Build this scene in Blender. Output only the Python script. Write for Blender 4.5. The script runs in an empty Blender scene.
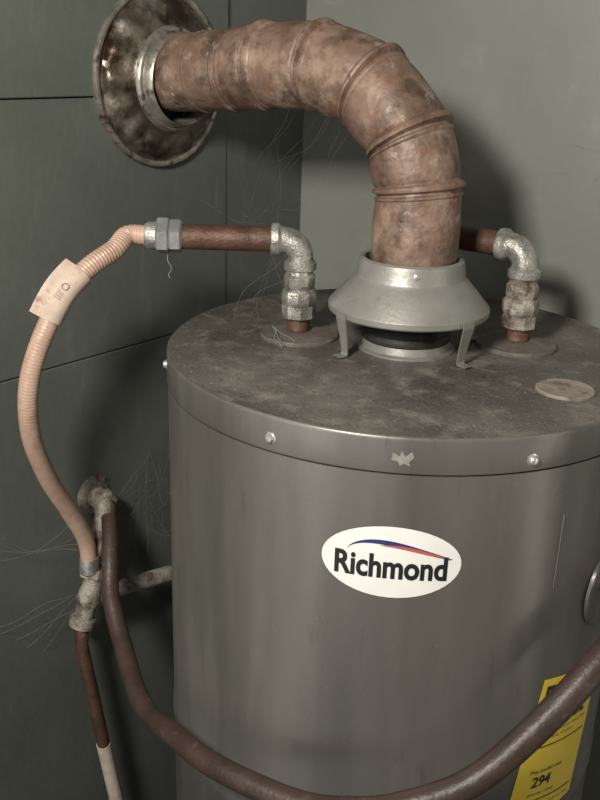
import bpy, bmesh, math, random
from mathutils import Vector, Matrix, noise
random.seed(4)
H=1.45            # height of tank top above floor; scene coords below are relative to the tank top centre
D1,D2=.375,.285   # distance tank axis -> left wall / back wall
R=.25
scene=bpy.context.scene
scene.view_settings.view_transform='Standard'

# ------------------------------------------------------------------ materials
def mat(name,cols,scale=(8,8,8),rough=.6,metal=0.,bump=.0,bscale=60,detail=6,stops=None,rough2=None,spec=.5,dist=0.,extra=None,bdist=.002):
    m=bpy.data.materials.new(name);m.use_nodes=True
    nt=m.node_tree;N=nt.nodes;L=nt.links
    b=N['Principled BSDF']
    tc=N.new('ShaderNodeTexCoord');mp=N.new('ShaderNodeMapping');mp.inputs['Scale'].default_value=scale
    L.new(tc.outputs['Object'],mp.inputs['Vector'])
    no=N.new('ShaderNodeTexNoise');no.inputs['Scale'].default_value=1;no.inputs['Detail'].default_value=detail
    no.inputs['Roughness'].default_value=.62;no.inputs['Distortion'].default_value=dist
    L.new(mp.outputs[0],no.inputs['Vector'])
    cr=N.new('ShaderNodeValToRGB');e=cr.color_ramp.elements
    n=len(cols)
    if stops is None: stops=[.32+.36*i/max(1,n-1) for i in range(n)]
    while len(e)<n: e.new(.5)
    for i in range(n):
        e[i].position=stops[i];e[i].color=(*cols[i],1)
    L.new(no.outputs['Fac'],cr.inputs['Fac'])
    col=cr.outputs['Color']
    if extra:   # (colour, scale, lo, hi) second patch layer
        for li,(c2,s2,lo,hi) in enumerate(extra):
            mp2=N.new('ShaderNodeMapping');mp2.inputs['Scale'].default_value=s2;mp2.inputs['Location'].default_value=(3.1+li*2.3,1.7,5.2)
            L.new(tc.outputs['Object'],mp2.inputs['Vector'])
            n2=N.new('ShaderNodeTexNoise');n2.inputs['Scale'].default_value=1;n2.inputs['Detail'].default_value=8;n2.inputs['Roughness'].default_value=.65
            L.new(mp2.outputs[0],n2.inputs['Vector'])
            mr=N.new('ShaderNodeMapRange');mr.inputs['From Min'].default_value=lo;mr.inputs['From Max'].default_value=hi
            L.new(n2.outputs['Fac'],mr.inputs['Value'])
            mx=N.new('ShaderNodeMix');mx.data_type='RGBA'
            L.new(mr.outputs[0],mx.inputs['Factor']);L.new(col,mx.inputs['A']);mx.inputs['B'].default_value=(*c2,1)
            col=mx.outputs['Result']
    L.new(col,b.inputs['Base Color'])
    b.inputs['Metallic'].default_value=metal
    b.inputs['Specular IOR Level'].default_value=spec
    if rough2 is not None:
        mr=N.new('ShaderNodeMapRange');mr.inputs['To Min'].default_value=rough;mr.inputs['To Max'].default_value=rough2
        mr.inputs['From Min'].default_value=.35;mr.inputs['From Max'].default_value=.65
        L.new(no.outputs['Fac'],mr.inputs['Value']);L.new(mr.outputs[0],b.inputs['Roughness'])
    else: b.inputs['Roughness'].default_value=rough
    if bump:
        nb=N.new('ShaderNodeTexNoise');nb.inputs['Scale'].default_value=bscale;nb.inputs['Detail'].default_value=6
        L.new(tc.outputs['Object'],nb.inputs['Vector'])
        bm_=N.new('ShaderNodeBump');bm_.inputs['Strength'].default_value=bump;bm_.inputs['Distance'].default_value=bdist
        L.new(nb.outputs['Fac'],bm_.inputs['Height']);L.new(bm_.outputs[0],b.inputs['Normal'])
    return m
M={}
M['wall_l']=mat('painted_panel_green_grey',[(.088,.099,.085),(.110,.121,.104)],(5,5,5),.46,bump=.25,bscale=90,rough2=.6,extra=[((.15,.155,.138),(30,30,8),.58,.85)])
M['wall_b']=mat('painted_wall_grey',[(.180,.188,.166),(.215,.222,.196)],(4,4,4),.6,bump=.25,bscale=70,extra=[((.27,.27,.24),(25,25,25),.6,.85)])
M['wall_o']=mat('painted_wall_plain',[(.20,.20,.18),(.25,.25,.22)],(3,3,3),.8)
M['floor']=mat('concrete',[(.10,.10,.09),(.2,.19,.18)],(6,6,6),.85,bump=.4)
M['tank']=mat('grey_enamel',[(.105,.100,.090),(.142,.136,.123),(.182,.174,.158)],(10,10,1.2),.27,metal=.40,bump=.05,bscale=180,rough2=.37,detail=3,
   extra=[((.25,.238,.215),(8,8,1.3),.54,.85),((.082,.074,.064),(50,50,9),.60,.85),((.29,.27,.24),(300,300,300),.64,.76)])
M['lid']=mat('dusty_lid',[(.062,.056,.049),(.110,.099,.086),(.175,.158,.138)],(7,7,7),.32,metal=.1,bump=.6,bscale=320,rough2=.65,detail=10,
   extra=[((.24,.215,.187),(38,38,38),.52,.72),((.028,.023,.019),(120,120,120),.59,.72),((.15,.085,.06),(90,90,90),.64,.72),((.36,.33,.29),(300,300,300),.60,.67)])
M['dusty']=mat('dusty_flange',[(.11,.095,.080),(.20,.175,.148)],(60,60,60),.5,metal=.3,bump=.4,bscale=300,extra=[((.30,.27,.23),(90,90,90),.58,.74)])
M['rust']=mat('rusty_pipe',[(.090,.054,.039),(.195,.125,.092),(.33,.235,.180)],(20,20,20),.52,metal=.1,bump=.55,bscale=150,detail=13,
   extra=[((.058,.036,.027),(27,27,27),.49,.66),((.38,.32,.27),(44,44,44),.60,.72),((.16,.080,.048),(60,60,60),.56,.68),((.04,.024,.018),(130,130,130),.62,.72)])
M['rustdark']=mat('rusty_pipe_dark',[(.06,.030,.02),(.14,.075,.048)],(35,35,35),.55,metal=.3,bump=.5,bscale=300,extra=[((.22,.15,.11),(80,80,80),.6,.8)])
M['esc']=mat('tarnished_chrome',[(.075,.055,.042),(.18,.15,.12),(.34,.31,.27)],(28,28,28),.25,metal=.75,bump=.3,bscale=160,rough2=.5,
   extra=[((.05,.028,.018),(24,24,24),.50,.62)])
M['escrim']=mat('chrome_rim',[(.24,.21,.175),(.48,.45,.40)],(60,60,60),.32,metal=.7,bump=.2,bscale=160,extra=[((.10,.06,.04),(60,60,60),.52,.64)])
M['galv']=mat('galvanised',[(.22,.21,.19),(.38,.37,.34),(.55,.54,.51)],(70,70,70),.40,metal=.65,bump=.5,bscale=400,
   extra=[((.13,.085,.055),(60,60,60),.56,.70)])
M['galv2']=mat('galvanised_corroded',[(.13,.11,.09),(.29,.26,.22),(.46,.43,.38)],(60,60,60),.6,metal=.3,bump=.9,bscale=350,
   extra=[((.10,.055,.035),(50,50,50),.50,.64)])
M['hood']=mat('draft_hood_metal',[(.28,.275,.252),(.355,.35,.322)],(25,25,25),.42,metal=.5,bump=.15,bscale=300,extra=[((.2,.17,.14),(60,60,60),.60,.8)])
M['black']=mat('sooty_black',[(.012,.011,.010),(.03,.026,.022)],(40,40,40),.6,bump=.4,bscale=200)
M['copper']=mat('flex_copper',[(.44,.295,.220),(.57,.40,.31)],(22,22,22),.40,metal=.1,bump=.15,bscale=300,extra=[((.34,.21,.155),(50,50,50),.52,.78)])
M['hose']=mat('old_brown_rubber',[(.036,.022,.018),(.066,.042,.033)],(30,30,30),.44,bump=.3,bscale=220,extra=[((.12,.095,.078),(70,70,70),.60,.8)])
M['cream']=mat('cream_pipe',[(.46,.38,.31),(.62,.54,.46)],(40,40,40),.6,bump=.3,bscale=200)
M['paper']=mat('aged_paper_tag',[(.42,.32,.25),(.56,.455,.37)],(40,40,40),.7,extra=[((.28,.17,.12),(60,60,60),.54,.72)])
M['nut']=mat('zinc_nut',[(.25,.26,.25),(.40,.41,.40)],(50,50,50),.4,metal=.6,bump=.2,bscale=200)
M['white']=mat('label_white',[(.74,.73,.69),(.80,.79,.75)],(30,30,30),.35)
M['ink']=mat('label_ink',[(.012,.012,.014),(.018,.018,.02)],(9,9,9),.4)
M['blue']=mat('label_blue',[(.02,.03,.13),(.03,.045,.17)],(9,9,9),.4)
M['red']=mat('label_red',[(.42,.09,.08),(.46,.11,.09)],(9,9,9),.4)
M['yellow']=mat('label_yellow',[(.72,.52,.045),(.80,.60,.07)],(20,20,20),.4)
M['screw']=mat('screw_metal',[(.5,.49,.45),(.7,.69,.65)],(90,90,90),.3,metal=.7)
M['dust']=mat('smudge',[(.20,.19,.17),(.27,.26,.23)],(90,90,90),.8)
M['plug']=mat('dusty_rust_cap',[(.22,.18,.15),(.32,.27,.23)],(60,60,60),.7,metal=.1,bump=.4,bscale=200,extra=[((.13,.10,.08),(60,60,60),.52,.68)])
M['web']=mat('cobweb_silk',[(.19,.19,.17),(.27,.27,.24)],(9,9,9),.9)

# ------------------------------------------------------------------ mesh helpers
def empty(name):
    o=bpy.data.objects.new(name,None);o.empty_display_size=.05;scene.collection.objects.link(o);return o
def mk(name,verts,faces,m,parent=None,smooth=True,angle=40):
    me=bpy.data.meshes.new(name)
    me.from_pydata([(v[0],v[1],v[2]+H) for v in verts],[],faces)
    me.materials.append(m)
    bm=bmesh.new();bm.from_mesh(me);bmesh.ops.recalc_face_normals(bm,faces=bm.faces[:]);bm.to_mesh(me);bm.free()
    if smooth:
        for p in me.polygons:p.use_smooth=True
        if angle: me.set_sharp_from_angle(angle=math.radians(angle))
    o=bpy.data.objects.new(name,me);scene.collection.objects.link(o)
    if parent:o.parent=parent
    return o
def frame(ax):
    ax=Vector(ax).normalized()
    t=Vector((0,0,1)) if abs(ax.z)<.9 else Vector((1,0,0))
    u=ax.cross(t).normalized();return u,ax.cross(u).normalized(),ax
def lathe(name,prof,org,ax,m,parent=None,seg=64,cap=True,smooth=True,rfun=None,angle=35,rot=0):
    u,w,a=frame(ax);o=Vector(org);V=[];F=[]
    for k,(r,h) in enumerate(prof):
        for i in range(seg):
            t=2*math.pi*i/seg+rot
            rr,hh=(rfun(r,h,t) if rfun else (r,h))
            V.append(o+u*(rr*math.cos(t))+w*(rr*math.sin(t))+a*hh)
    for k in range(len(prof)-1):
        for i in range(seg):
            j=(i+1)%seg;F.append((k*seg+i,k*seg+j,(k+1)*seg+j,(k+1)*seg+i))
    if cap:
        F.append(tuple(range(seg)));F.append(tuple((len(prof)-1)*seg+i for i in range(seg)))
    return mk(name,V,F,m,parent,smooth,angle)
def catmull(P,n):
    P=[Vector(p) for p in P];Q=[P[0]*2-P[1]]+P+[P[-1]*2-P[-2]];out=[]
    for i in range(1,len(Q)-2):
        a,b,c,d=Q[i-1:i+3]
        for k in range(n):
            t=k/n
            out.append(.5*((2*b)+(c-a)*t+(2*a-5*b+4*c-d)*t*t+(3*b-a-3*c+d)*t**3))
    out.append(P[-1]);return out
def even(P,step):
    out=[P[0].copy()];acc=0
    for a,b in zip(P[:-1],P[1:]):
        L=(b-a).length
        if L<1e-9: continue
        t=step-acc
        while t<=L:
            out.append(a.lerp(b,t/L));t+=step
        acc=L-(t-step)
    return out
def sweep(name,pts,rad,m,parent=None,seg=20,cap=True,angle=40,jit=0):
    pts=[Vector(p) for p in pts];n=len(pts);V=[];F=[]
    T=[(pts[min(i+1,n-1)]-pts[max(i-1,0)]).normalized() for i in range(n)]
    u=frame(T[0])[0]
    for i in range(n):
        u=(u-T[i]*u.dot(T[i])).normalized();w=T[i].cross(u)
        r=rad(i/(n-1)) if callable(rad) else (rad[i] if isinstance(rad,list) else rad)
        for k in range(seg):
            t=2*math.pi*k/seg
            q=pts[i]+(u*math.cos(t)+w*math.sin(t))*r
            if jit: q+=(q-pts[i]).normalized()*jit*noise.noise(q*90)
            V.append(q)
    for i in range(n-1):
        for k in range(seg):
            j=(k+1)%seg;F.append((i*seg+k,i*seg+j,(i+1)*seg+j,(i+1)*seg+k))
    if cap:F.append(tuple(range(seg)));F.append(tuple((n-1)*seg+k for k in range(seg)))
    return mk(name,V,F,m,parent,True,angle)
def box(name,lo,hi,m,parent=None,bev=.0):
    V=[(x,y,z) for x in (lo[0],hi[0]) for y in (lo[1],hi[1]) for z in (lo[2],hi[2])]
    F=[(0,1,3,2),(4,6,7,5),(0,4,5,1),(2,3,7,6),(0,2,6,4),(1,5,7,3)]
    o=mk(name,V,F,m,parent,False)
    if bev:
        b=o.modifiers.new('b','BEVEL');b.width=bev;b.segments=2
    return o
def oncyl(a0,z0,s,t,r=R):
    a=math.radians(a0)+s/R;return (r*math.cos(a),r*math.sin(a),z0+t)

# ------------------------------------------------------------------ room
XR,YF,ZC,ZF=1.15,-1.7,.98,-H
wl=empty('wall_left')
box('backing',(-D1-.08,YF,ZF),(-D1-.007,D2+.08,ZC),M['black'],wl)
g=.0008
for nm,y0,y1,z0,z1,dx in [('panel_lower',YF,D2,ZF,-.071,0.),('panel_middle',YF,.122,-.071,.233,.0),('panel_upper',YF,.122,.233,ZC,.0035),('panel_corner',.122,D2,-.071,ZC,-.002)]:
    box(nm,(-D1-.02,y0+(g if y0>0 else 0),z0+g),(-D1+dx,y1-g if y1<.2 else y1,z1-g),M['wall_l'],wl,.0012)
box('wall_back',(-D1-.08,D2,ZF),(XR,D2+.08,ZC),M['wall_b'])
box('wall_right',(XR,YF,ZF),(XR+.08,D2+.08,ZC),M['wall_o'])
box('floor',(-D1-.08,YF,ZF-.06),(XR+.08,D2+.08,ZF),M['floor'])
box('ceiling',(-D1-.08,YF,ZC),(XR+.08,D2+.08,ZC+.06),M['wall_o'])

# ------------------------------------------------------------------ water heater
wh=empty('water_heater')
lathe('tank_body',[(.235,-H+.03),(.247,-H+.035),(.25,-H+.05),(.25,-.45),(.2515,-.446),(.2515,-.436),(.25,-.432),(.25,-.034)],(0,0,0),(0,0,1),M['tank'],wh,seg=160,cap=True,angle=30)
lathe('lid_band',[(.2500,-.0325),(.2505,-.0322),(.2507,-.0315),(.2507,-.0035),(.2503,-.0012),(.2493,.0000),(.2482,.0003),(.2478,.0001)],(0,0,0),(0,0,1),M['tank'],wh,seg=160,cap=False,angle=70)
lathe('lid_top',[(.2482,-.004),(.2480,.0001),(.236,-.0010),(.10,-.0006),(.012,0.0)],(0,0,0),(0,0,1),M['lid'],wh,seg=128,cap=True,angle=60)
for i,a in enumerate([0,90,180,270]):
    ca,sa=math.cos(math.radians(a+45)),math.sin(math.radians(a+45))
    lathe('foot_%d'%(i+1),[(.018,-H),(.018,-H+.04)],(.2*ca,.2*sa,0),(0,0,1),M['black'],wh,seg=20)
for i,(a,z) in enumerate([(-135.5,-.02),(-83.8,-.020),(-31.6,-.022),(20,-.02),(72,-.02),(124,-.02),(176,-.02)]):
    ca,sa=math.cos(math.radians(a)),math.sin(math.radians(a))
    lathe('lid_screw_%d'%(i+1),[(.0058,-.001),(.0058,.0006),(.0043,.0012),(.0041,.003),(.003,.0042),(.001,.0046)],(.2506*ca,.2506*sa,z),(ca,sa,0),M['screw'],wh,seg=6 if i%2 else 12)
def disc_on_tank(name,a0,z0,sa,sb,r,m,n=48,rings=8):
    V=[oncyl(a0,z0,0,0,r)];F=[]
    for k in range(1,rings+1):
        for i in range(n):
            t=2*math.pi*i/n;V.append(oncyl(a0,z0,sa*k/rings*math.cos(t),sb*k/rings*math.sin(t),r))
    for i in range(n):F.append((0,1+i,1+(i+1)%n))
    for k in range(rings-1):
        for i in range(n):
            a=1+k*n+i;b=1+k*n+(i+1)%n;F.append((a,b,b+n,a+n))
    return mk(name,V,F,m,wh,True,0)
LA,LZ=-57.9,-.1165
disc_on_tank('oval_label',LA,LZ,.0605,.0345,R+.0006,M['white'])
def text_on_tank(name,txt,a0,z0,width,height,r,m,bold=.0,rot=0,org=(0,0)):
    c=bpy.data.curves.new(name,'FONT');c.body=txt;c.size=1;c.offset=bold;c.resolution_u=4
    o=bpy.data.objects.new(name,c);scene.collection.objects.link(o)
    bpy.context.view_layer.update()
    dg=bpy.context.evaluated_depsgraph_get();me=bpy.data.meshes.new_from_object(o.evaluated_get(dg))
    bpy.data.objects.remove(o)
    xs=[v.co.x for v in me.vertices];ys=[v.co.y for v in me.vertices]
    x0,x1,y0,y1=min(xs),max(xs),min(ys),max(ys)
    for v in me.vertices:
        s=((v.co.x-x0)/(x1-x0)-.5)*width;t=((v.co.y-y0)/(y1-y0)-.5)*height
        s+=org[0];t+=org[1]
        cr,sr=math.cos(rot),math.sin(rot);s,t=s*cr-t*sr,s*sr+t*cr
        q=oncyl(a0,z0,s,t,r);v.co=(q[0],q[1],q[2]+H)
    me.materials.clear();me.materials.append(m)
    ob=bpy.data.objects.new(name,me);scene.collection.objects.link(ob);ob.parent=wh;return ob
text_on_tank('label_lettering','Richmond',LA,LZ-.0040,.097,.0235,R+.0012,M['ink'],bold=.030)
def strip(name,f,n,m,a0,z0,r):
    V=[];F=[]
    for i in range(n+1):
        s,lo,hi=f(i/n);V.append(oncyl(a0,z0,s,lo,r));V.append(oncyl(a0,z0,s,hi,r))
    for i in range(n):F.append((2*i,2*i+2,2*i+3,2*i+1))
    return mk(name,V,F,m,wh,True,0)
def sw_b(t):
    c=.0090+.0120*math.sin(math.pi*min(1,t*1.0)**.62)-.0035*t
    w=.0030*math.sin(math.pi*t)**.8+.0003
    return (-.038+.090*t,c-w,c+w*.5)
def sw_r(t):
    c=.0080+.0088*math.sin(math.pi*(.30+.70*t)**.85)-.0035*t
    w=.0024*math.sin(math.pi*t)**.8+.0001
    return (-.010+.062*t,c-w*.8,c+w*.5)
strip('label_swoosh_blue',sw_b,40,M['blue'],LA,LZ,R+.0009)
strip('label_swoosh_red',sw_r,30,M['red'],LA,LZ,R+.0010)
V=[oncyl(-22,-.118,s,t,R+.0007) for s,t in [(-.0004,-.037),(.0004,-.037),(.0006,.037),(-.0002,.037)]]
mk('scratch_mark',V,[(0,1,2,3)],M['screw'],wh,False)
sm=[(-.011,.006),(-.004,.001),(-.002,.008),(.002,.002),(.009,.008),(.011,.001),(.006,-.004),(.008,-.009),(.001,-.006),(-.003,-.009),(-.005,-.004),(-.012,-.003)]
V=[oncyl(-57,-.018,0,0,.2513)]+[oncyl(-57,-.018,s*.8,t*.8,.2513) for s,t in sm]
mk('dust_smudge',V,[(0,1+i,1+(i+1)%len(sm)) for i in range(len(sm))],M['dust'],wh,False)
YA,YZ,YR=-13.2,-.385,math.radians(-9.5)
V=[];F=[];nx,ny=12,14;W2,H2=.052,.120
for j in range(ny+1):
    for i in range(nx+1):
        s=-W2+2*W2*i/nx;t=-H2+2*H2*j/ny
        c_,s_=math.cos(YR),math.sin(YR);V.append(oncyl(YA,YZ,s*c_-t*s_,s*s_+t*c_,R+.0006))
for j in range(ny):
    for i in range(nx):
        a=j*(nx+1)+i;F.append((a,a+1,a+nx+2,a+nx+1))
mk('energy_guide_label',V,F,M['yellow'],wh,True,0)
for nm,tx,w,h,ox,oy,bd in [('guide_title','ENERGY',.090,.024,0,.100,.04),('guide_sub','GUIDE',.05,.020,.01,.073,.04),('guide_l1','Water Heater  Natural Gas  Capacity 40 gal',.085,.0038,0,.056,0),
    ('guide_l2','First Hour Rating  67 gallons',.06,.0038,-.012,.049,0),('guide_l3','This model uses',.05,.0045,-.010,.010,0),('guide_num','294',.028,.013,-.014,-.003,.02),('guide_l4','therms / year',.04,.004,-.01,-.018,0),
    ('guide_rule','________________',.09,.0012,0,.040,.0),('guide_rule2','________________',.09,.0012,0,-.026,.0),('guide_l5','Estimated yearly energy cost of all similar models',.085,.0035,0,-.034,0)]:
    text_on_tank(nm,tx,YA,YZ,w,h,R+.0011,M['ink'],bold=bd,rot=YR,org=(ox,oy))
for nm,x,y in [('cold_flange',-.106,-.048),('hot_flange',.084,.088)]:
    lathe(nm,[(.043,-.001),(.043,.0018),(.0415,.0034),(.0385,.0030),(.034,.0042),(.030,.0050),(.020,.0065),(.0165,.0066)],(x,y,0),(0,0,1),M['dusty'],wh,seg=48)
lathe('anode_cap',[(.0275,-.001),(.0275,.0010),(.0262,.0020),(.0235,.0014),(.010,.0016)],(.184,-.009,0),(0,0,1),M['plug'],wh,seg=40)
# draft hood
dh=wh
lathe('flue_base_ring',[(.0515,-.001),(.0515,.0015),(.0470,.003),(.0455,.010),(.0440,.0105)],(0,0,0),(0,0,1),M['hood'],dh,seg=72)
lathe('flue_inner_collar',[(.0440,.010),(.0462,.0105),(.0470,.013),(.0462,.017),(.0452,.019),(.0470,.022),(.0462,.026),(.0445,.028),(.0445,.055)],(0,0,0),(0,0,1),M['black'],dh,seg=72,cap=False)
lathe('draft_hood',[(.080,.0405),(.0825,.040),(.0836,.0415),(.0838,.0465),(.0825,.0485),(.0605,.0735),(.0570,.0765),(.0560,.079),(.0545,.0905),(.0535,.0945),(.0510,.0965),(.0480,.0955),(.0475,.094),(.0475,.078),(.0570,.070),(.079,.046),(.080,.0405)],(0,0,0),(0,0,1),M['hood'],dh,seg=96,cap=False,angle=28)
for i,a in enumerate([-109,-13,60,160]):
    a=math.radians(a);ca,sa=math.cos(a),math.sin(a)
    u=Vector((ca,sa,0));w=Vector((-sa,ca,0))
    path=[(.0840,.0465,.0075),(.0843,.040,.0075),(.0800,.020,.006),(.0775,.004,.005),(.0785,.0012,.005),(.0890,.0010,.005)]
    V=[];F=[]
    for k,(r,z,hw) in enumerate(path):
        for s in(-1,1):
            for d in (0,.0012):
                V.append(u*(r+d)+w*(hw*s)+Vector((0,0,z+(d if k>=4 else 0))))
    for k in range(len(path)-1):
        b=4*k
        for q in ((0,1,5,4),(2,3,7,6),(0,2,6,4),(1,3,7,5)):F.append(tuple(b+x for x in q))
    F.append((0,1,3,2));e=4*(len(path)-1);F.append((e,e+1,e+3,e+2))
    mk('hood_leg_%d'%(i+1),V,F,M['hood'],dh,False)
for i,a in enumerate([-52,60]):
    a=math.radians(a);lathe('hood_screw_%d'%(i+1),[(.003,0),(.003,.0015),(.001,.0025)],(.0545*math.cos(a),.0545*math.sin(a),.087),(math.cos(a),math.sin(a),0),M['screw'],dh,seg=10)
ra=math.radians(-1.5)
lathe('relief_port_cover',[(.042,-.002),(.042,.001),(.039,.003),(.030,.0035),(.026,.002),(.016,.002)],(.2505*math.cos(ra),.2505*math.sin(ra),-.185),(math.cos(ra),math.sin(ra),0),M['tank'],wh,seg=48)
lathe('relief_port_nipple',[(.0135,-.002),(.0135,.016),(.018,.016),(.018,.03),(.013,.032)],(.252,.005,-.185),(1,0,0),M['galv2'],wh,seg=24)

# ------------------------------------------------------------------ flue pipe
fp=empty('flue_pipe')
J=[(-.372,.257),(-.245,.266),(-.200,.2725),(-.128,.2755),(-.062,.2585),(-.0130,.214),(.002,.166),(.002,.088)]
J=[Vector((x,0,z)) for x,z in J]
def ringplane(i):
    if i==0:t=J[1]-J[0]
    elif i==len(J)-1:t=J[-1]-J[-2]
    else:t=(J[i]-J[i-1]).normalized()+(J[i+1]-J[i]).normalized()
    return t.normalized()
fr=.0436
V=[];F=[];seg=96
def addring(c,t,r):
    u=Vector((0,1,0));w=t.cross(u).normalized()
    for k in range(seg):
        a=2*math.pi*k/seg;q=c+(u*math.cos(a)+w*math.sin(a))*r
        q+=(q-c).normalized()*(.0013*noise.noise(q*30)+.0003*noise.noise(q*120))
        V.append(q)
# seam profile: rolled bead at the joint, groove, second small bead, then the gore wall
after=[(0,.0034),(.0020,.0030),(.0030,.0003),(.0042,-.0018),(.0058,-.0014),(.0074,.0012),(.0092,.0012),(.0108,-.0002)]
before=[(.0072,.0),(.0052,-.0012),(.0038,-.0004),(.0022,.0024)]
for i in range(len(J)-1):
    a,b=J[i],J[i+1];ta,tb=ringplane(i),ringplane(i+1)
    L_=(b-a).length
    r0=fr-.0005 if i==0 else fr
    bead=.55 if i==1 else 1.
    st=[]
    if i==0: st.append((0,r0))
    else: st+=[(s/L_,fr+d*bead) for s,d in after]
    for s in (.32,.4,.5,.6,.75): st.append((s,r0+(.0008*math.sin(math.pi*s) if i else 0)))
    if i<len(J)-2: st+= [(1-s/L_,r0+d*(.55 if i==0 else 1)) for s,d in before]
    else: st.append((1,fr))
    for s,r in st:
        addring(a.lerp(b,s),ta.lerp(tb,s).normalized(),r)
nr=len(V)//seg
for i in range(nr-1):
    for k in range(seg):
        j=(k+1)%seg;F.append((i*seg+k,i*seg+j,(i+1)*seg+j,(i+1)*seg+k))
mk('elbow_and_pipe',V,F,M['rust'],fp,True,28)
for i,(a,z) in enumerate([(-75,.139),(-75,.129),(-40,.187),(-75,.180),(-48,.102)]):
    a=math.radians(a);lathe('rivet_%d'%(i+1),[(.0020,-.001),(.0020,.0006),(.0010,.0012)],((fr)*math.cos(a)+(-.005 if z>.17 else 0),fr*math.sin(a),z),(math.cos(a),math.sin(a),0),M['screw' if i==4 else 'rust'],fp,seg=10)
lathe('slip_seam',[(fr-.001,-.003),(fr+.0010,-.0012),(fr+.0010,.0005),(fr-.001,.001)],(-.290,0,.2628),(1,0,.07),M['rust'],fp,seg=72,cap=False)
# wall collar (escutcheon)
wc=empty('flue_wall_collar')
def flute(r,h,t):
    k=max(0,1-abs(r-.080)/.016)
    return r,h+.0024*k*math.cos(16*t)
lathe('collar_rim',[(.1015,-.002),(.1030,.003),(.1018,.0080),(.0980,.0090),(.0955,.0065)],(-D1,.003,.252),(1,0,0),M['escrim'],wc,seg=144,cap=False,angle=60)
lathe('collar_dish',[(.0957,.0066),(.0915,.0062),(.087,.0120),(.081,.0160),(.075,.0185),(.069,.0205),(.0655,.0230),(.0625,.0240),(.0600,.0270)],(-D1,.003,.252),(1,0,0),M['esc'],wc,seg=144,cap=False,rfun=flute,angle=60)
lathe('collar_neck',[(.0602,.0268),(.0590,.0300),(.0565,.0330),(.0550,.0330),(.0535,.0360),(.0518,.0440),(.0505,.0450),(.0490,.0430),(.0488,.010)],(-D1,.003,.252),(1,0,0),M['escrim'],wc,seg=144,cap=False,angle=60)
lathe('collar_opening',[(.0489,.0),(.0455,.001),(.040,.001)],(-D1+.004,.003,.252),(1,0,0),M['black'],wc,seg=64,cap=False)

# ------------------------------------------------------------------ cold inlet
cp=empty('cold_water_pipe')
cx,cy=-.107,-.049
dl=Vector((-.783,-.622,0)).normalized()
def stack(par,cx,cy,pre,m1,m2):
    lathe(pre+'_nipple',[(.0125,.0),(.0125,.006),(.0132,.008),(.0125,.010),(.0125,.026)],(cx,cy,0),(0,0,1),m2,par,seg=28)
    lathe(pre+'_union_nut',[(.0165,.020),(.0185,.0215),(.0185,.034),(.0165,.0355)],(cx,cy,0),(0,0,1),m1,par,seg=8,smooth=False)
    lathe(pre+'_union_body',[(.0165,.033),(.0185,.036),(.0195,.040),(.0195,.048),(.0180,.051),(.0160,.053),(.0170,.055),(.0170,.066),(.015,.068),(.014,.074)],(cx,cy,0),(0,0,1),m1,par,seg=10,angle=30)
def elbow(par,pre,cx,cy,zt,d,m,r=.0138):
    rb=.019
    P=[]
    zl=zt-rb-.012
    P.append(Vector((cx,cy,zl)));P.append(Vector((cx,cy,zl+.010)))
    for k in range(0,11):
        a=math.pi/2*k/10;P.append(Vector((cx,cy,zt-rb))+d*(rb*(1-math.cos(a)))+Vector((0,0,rb*math.sin(a))))
    e=Vector((cx,cy,zt))+d*(rb+.012);P.append(e-d*.010);P.append(e)
    sweep(pre+'_elbow_body',P,[r]*len(P),m,par,seg=28,jit=.0008)
    pr=[(.013,-.001),(.0168,.0005),(.0172,.003),(.0172,.0075),(.0155,.0095),(.0138,.0115)]
    lathe(pre+'_elbow_collar_1',pr,(cx,cy,zl),(0,0,1),m,par,seg=28)
    lathe(pre+'_elbow_collar_2',pr,e,-d,m,par,seg=28)
    return e
stack(cp,cx,cy,'cold',M['galv'],M['rustdark'])
e=elbow(cp,'cold',cx,cy,.1035,dl,M['galv'])
n0=e-dl*.004;n1=Vector((cx,cy,.1035))+dl*.128
sweep('brown_nipple',[n0,n0.lerp(n1,.5),n1],.0132,M['rustdark'],cp,seg=28)
lathe('hex_coupling',[(.015,0),(.0180,.002),(.0180,.012),(.0165,.013),(.0195,.0145),(.0195,.025),(.017,.027)],n1-dl*.004,dl,M['nut'],cp,seg=6,smooth=False,rot=.4)
lathe('coupling_sleeve',[(.0145,0),(.0145,.010),(.0125,.014)],n1+dl*.021,dl,M['galv'],cp,seg=24)
# flex hose
fh=empty('flexible_water_hose')
hs=n1+dl*.032
HP=[hs,hs+dl*.022+Vector((0,0,-.001)),(-.243,-.186,.092),(-.245,-.222,.076),(-.249,-.256,.046),(-.262,-.284,-.022),(-.276,-.281,-.09),(-.295,-.251,-.160),(-.310,-.214,-.222),(-.319,-.186,-.275),(-.322,-.179,-.318)]
hp=even(catmull(HP,40),.0006)
def hr(t):
    rib=(.00042 if t<.24 else .00010)*math.cos(t*len(hp)*.0006/.0036*2*math.pi)
    return .0102+rib
sweep('corrugated_tube',hp,hr,M['copper'],fh,seg=22,angle=80)
i0=int(len(hp)*.18);i1=int(len(hp)*.285)
V=[];F=[];K=11
camdir=Vector((.5,-.6,.25)).normalized()
prof=[(-.0125,-.003),(-.0110,.0080),(-.005,.0123),(.004,.0128),(.012,.0100),(.0205,.007),(.0205,.0055),(.011,-.006),(.0,-.0120),(-.009,-.0095)]
front=[]
for q in range(K):
    i=i0+(i1-i0)*q//(K-1);c=hp[i];T=(hp[i+6]-hp[i-6]).normalized()
    o_=camdir;o_=(o_-T*o_.dot(T)).normalized();s_=T.cross(o_).normalized()
    if s_.dot(Vector((-.783,-.622,.3)))<0:s_=-s_
    for a,b in prof:V.append(c+s_*a+o_*b)
    front.append((c,s_,o_,T))
n=len(prof)
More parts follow.
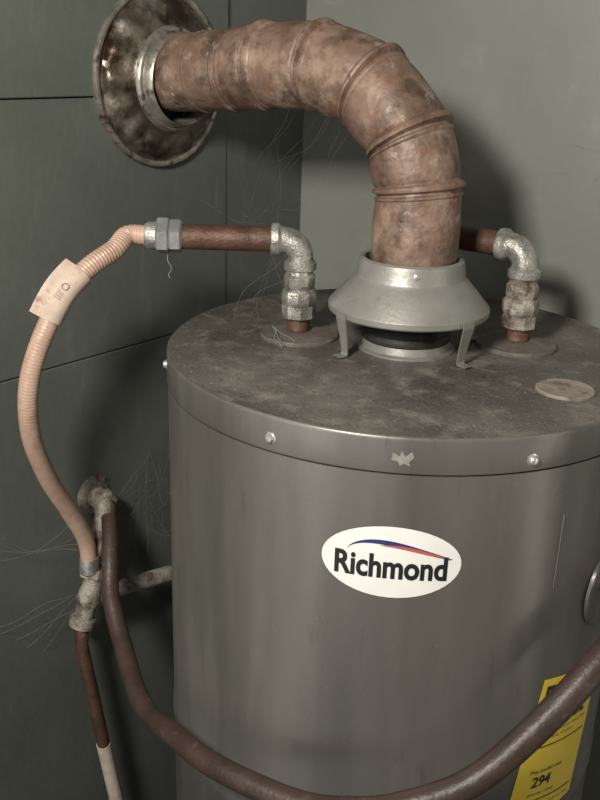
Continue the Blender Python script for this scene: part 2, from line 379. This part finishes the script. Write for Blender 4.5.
for q in range(K-1):
    for k in range(n):
        j=(k+1)%n;F.append((q*n+k,q*n+j,(q+1)*n+j,(q+1)*n+k))
F.append(tuple(range(n)));F.append(tuple((K-1)*n+k for k in range(n)))
mk('paper_tag',V,F,M['paper'],fh,True,60)
c,s_,o_,T=front[4]
V=[];F=[]
for k in range(24):
    a=2*math.pi*k/24
    for rr in (.0030,.0037): V.append(c+s_*(rr*math.cos(a))+T*(rr*math.sin(a))+o_*.0137)
for k in range(24):
    j=(k+1)%24;F.append((2*k,2*k+1,2*j+1,2*j))
for ln in range(4):
    b=len(V);y=.007+ln*.0022
    for sx,ty in ((-.003,y),(.0042,y),(.0042,y+.0005),(-.003,y+.0005)): V.append(c+s_*sx+T*ty+o_*.0137)
    F.append((b,b+1,b+2,b+3))
mk('tag_print',V,F,M['rustdark'],fh,False)
# ------------------------------------------------------------------ hot outlet
ho=empty('hot_water_pipe')
hx,hy=.084,.088
stack(ho,hx,hy,'hot',M['galv2'],M['rustdark'])
dh_=Vector((-1,-.02,0)).normalized()
e=elbow(ho,'hot',hx,hy,.105,dh_,M['galv'])
sweep('hot_pipe_run',catmull([e+Vector((.005,0,0)),e+Vector((-.03,0,0)),(-.012,.089,.105),(-.028,.098,.105),(-.050,.125,.105),(-.110,.200,.105),(-.176,D2+.004,.105)],8),.0130,M['rustdark'],ho,seg=24)

# ------------------------------------------------------------------ left pipework
sp=empty('supply_valve_pipework')
tc=Vector((-.325,-.181,-.362))
ax=Vector((-.006,-.019,-.062)).normalized()
lathe('tee_body',[(.010,-.042),(.0145,-.041),(.0150,-.032),(.012,-.028),(.0125,-.014),(.0160,0),(.0125,.014),(.012,.026),(.016,.029),(.016,.040),(.011,.042)],tc,ax,M['galv2'],sp,seg=24)
lathe('tee_hex',[(.014,-.012),(.0175,-.010),(.0175,-.001),(.014,.001)],tc+ax*-.030,ax,M['galv2'],sp,seg=6,smooth=False)
lathe('hose_crimp',[(.0115,0),(.0125,.002),(.0125,.020),(.011,.022)],(-.322,-.179,-.303),(0,-.05,-1),M['galv'],sp,seg=24)
br=Vector((0.0,.97,-.20)).normalized()
lathe('tee_branch',[(.012,0),(.013,.018),(.0160,.020),(.0160,.030),(.012,.032)],tc,br,M['galv2'],sp,seg=24)
sweep('branch_pipe',[tc+br*t for t in (.025,.05,.075,.1,.125,.15,.175,.2,.23,.26)],.0105,M['galv2'],sp,seg=20,jit=.002)
sweep('drop_pipe',[tc+ax*.036,(-.322,-.199,-.425),(-.322,-.187,-.50),(-.322,-.171,-.61)],.0085,M['rustdark'],sp,seg=20)
sweep('drop_pipe_cream',[(-.322,-.1735,-.595),(-.322,-.157,-.70),(-.322,-.135,-.85),(-.322,-.12,-1.1),(-.322,-.12,ZF)],.0095,M['cream'],sp,seg=20)
lathe('wall_flange',[(.026,-.002),(.026,.001),(.020,.004),(.0135,.006)],(-D1,-.126,-.255),(1,0,0),M['galv2'],sp,seg=32)
sweep('wall_stub',catmull([(-D1-.002,-.126,-.255),(-.355,-.129,-.256),(-.340,-.137,-.260),(-.332,-.151,-.276),(-.329,-.166,-.305),(-.327,-.177,-.335)],8),lambda t:.0120+.002*math.sin(t*19),M['galv2'],sp,seg=22,jit=.002)
lathe('stub_nut',[(.013,0),(.017,.002),(.017,.012),(.013,.014)],(-.356,-.129,-.256),(1,-.2,0),M['galv2'],sp,seg=6,smooth=False)

# ------------------------------------------------------------------ dark rubber hose
rh=empty('rubber_hose')
DP=[(-.322,-.146,-.262),(-.310,-.155,-.270),(-.288,-.174,-.292),(-.262,-.197,-.326),(-.213,-.222,-.360),(-.133,-.264,-.376),(-.061,-.284,-.364),(.007,-.295,-.355),(.096,-.284,-.350),(.144,-.266,-.342),(.180,-.2435,-.331),(.225,-.199,-.307),(.2595,-.145,-.258),(.285,-.088,-.2065),(.293,-.035,-.188),(.292,.003,-.186)]
dp=catmull(DP,14)
sweep('hose_tube',dp,lambda t:.0095+.0038*min(1,t*1.25),M['hose'],rh,seg=24)

# ------------------------------------------------------------------ cobwebs
def webs():
    V=[];F=[]
    def strand(a,b,sag,r=.00010,n=18,wob=1.):
        a,b=Vector(a),Vector(b);T=(b-a).normalized();u,w,_=frame(T);base=len(V)
        ph=random.uniform(0,6);am=random.uniform(.002,.012)*wob;f1=random.uniform(3,9)
        for i in range(n+1):
            t=i/n;c=a.lerp(b,t)+Vector((0,0,-sag*4*t*(1-t)))+(u*math.sin(ph+f1*t)+w*math.cos(ph+f1*.8*t))*am*math.sin(math.pi*t)
            c.x=max(c.x,-D1+.0005)
            for k in range(3):
                q=2*math.pi*k/3;V.append(c+(u*math.cos(q)+w*math.sin(q))*r)
        for i in range(n):
            for k in range(3):
                j=(k+1)%3;F.append((base+3*i+k,base+3*i+j,base+3*i+3+j,base+3*i+3+k))
    rnd=random.uniform
    for _ in range(7): strand((-.13+rnd(-.04,.05),rnd(-.03,.03),.231),(-D1+.001,rnd(.12,.26),rnd(.02,.2)),rnd(0,.04))
    for _ in range(5): strand((-.13+rnd(-.03,.03),-.07+rnd(-.02,.0),.119),(-D1+.03*rnd(0,1),rnd(0.05,.28),rnd(.1,.26)),rnd(0,.03))
    for _ in range(8): strand((-.13+rnd(-.01,.02),-.06,.088),(-.17+rnd(-.03,.05),-.02+rnd(-.05,.05),.001),rnd(0,.008))
    # lower-left web: a few anchor threads with fine cross threads
    A=[];base=Vector((-.338,-.195,-.372))
    for k in range(5):
        a=Vector((-D1+.001,-.30+.020*k+rnd(-.006,.006),-.372-.020*k+rnd(-.006,.006)));b=base+Vector((0,rnd(-.008,.008),rnd(-.014,.014)))
        A.append((a,b));strand(a,b,rnd(0,.006),r=.00016,wob=.3)
    for k in range(4):
        for q in range(7):
            t=.12+.12*q+rnd(-.03,.03)
            strand(A[k][0].lerp(A[k][1],t),A[k+1][0].lerp(A[k+1][1],t+rnd(-.05,.05)),.003,r=.00009,n=8,wob=.2)
    for _ in range(4): strand((-D1+.001,-.27+rnd(-.03,.03),-.27+rnd(-.03,.03)),(-.325,-.19,-.27+rnd(-.03,.03)),rnd(0,.015),r=.00013,wob=.6)
    for _ in range(18): strand((-D1+.001,-.05+rnd(-.07,.06),-.28+rnd(-.05,.06)),(-.33+rnd(-.04,.02),-.04+rnd(-.04,.05),-.36+rnd(-.04,.10)),rnd(0,.03))
    for _ in range(12): strand((-.335,-.135,-.25),(-D1+.001,-.10+rnd(-.10,.08),-.27+rnd(-.07,.05)),rnd(0,.012),r=.00012,wob=.6)
    for _ in range(5): strand((.10+rnd(-.02,.03),D2-.001,.14+rnd(0,.05)),(.07+rnd(-.1,.12),D2-.001,.12+rnd(0,.10)),rnd(0,.004))
    strand(n1+dl*.012+Vector((0,0,-.018)),n1+dl*.010+Vector((0,0,-.045)),.003,.0005,wob=.3)
    for _ in range(3): strand((-.128,-.068,.010),(-.085,-.092+rnd(-.012,.012),.004),0,.0005,wob=.2)
    return mk('cobweb',V,F,M['web'],None,True,0)
webs()

# ------------------------------------------------------------------ camera
p,r=.363,-.0325
Rt=Vector((.783,.622,0)).normalized();Fh=Vector((-.622,.783,0)).normalized();Z=Vector((0,0,1))
U=Fh*math.sin(p)+Z*math.cos(p);Fw=Fh*math.cos(p)-Z*math.sin(p)
R2=Rt*math.cos(r)-U*math.sin(r);U2=Rt*math.sin(r)+U*math.cos(r)
cam=bpy.data.cameras.new('camera');co=bpy.data.objects.new('camera',cam);scene.collection.objects.link(co)
mw=Matrix.Identity(4)
for i in range(3):
    mw[i][0]=R2[i];mw[i][1]=U2[i];mw[i][2]=-Fw[i]
mw[0][3],mw[1][3],mw[2][3]=.5034,-.8102,.2949+H
co.matrix_world=mw
cam.sensor_fit='VERTICAL';cam.sensor_height=36;cam.sensor_width=27;cam.lens=934.6/800*36;cam.clip_start=.01
scene.camera=co

# ------------------------------------------------------------------ lights
def area(name,loc,tgt,size,power,col,sy=None):
    l=bpy.data.lights.new(name,'AREA');l.energy=power;l.color=col;l.size=size
    if sy:l.shape='RECTANGLE';l.size_y=sy
    o=bpy.data.objects.new(name,l);scene.collection.objects.link(o)
    o.location=Vector(loc)+Vector((0,0,H));o.rotation_euler=(Vector(tgt)-Vector(loc)).to_track_quat('-Z','Y').to_euler();return o
area('ceiling_lamp',(.22,-1.05,.60),(0,0,0),.16,18,(1,.95,.87))
area('front_highlight_strip',(.02,-1.5,-.15),(0,0,-.2),.16,2.6,(1,.95,.88),1.3)  # added tall strip lamp for a long vertical highlight on the tank front
area('side_highlight_strip',(1.08,.02,-.0),(0,0,-.1),.12,1.8,(1,.94,.85),1.3)  # lamp added for the tank's right-hand highlight; the right wall has no window
w=bpy.data.worlds.new('world');scene.world=w;w.use_nodes=True
w.node_tree.nodes['Background'].inputs[0].default_value=(.95,.95,.95,1);w.node_tree.nodes['Background'].inputs[1].default_value=.34
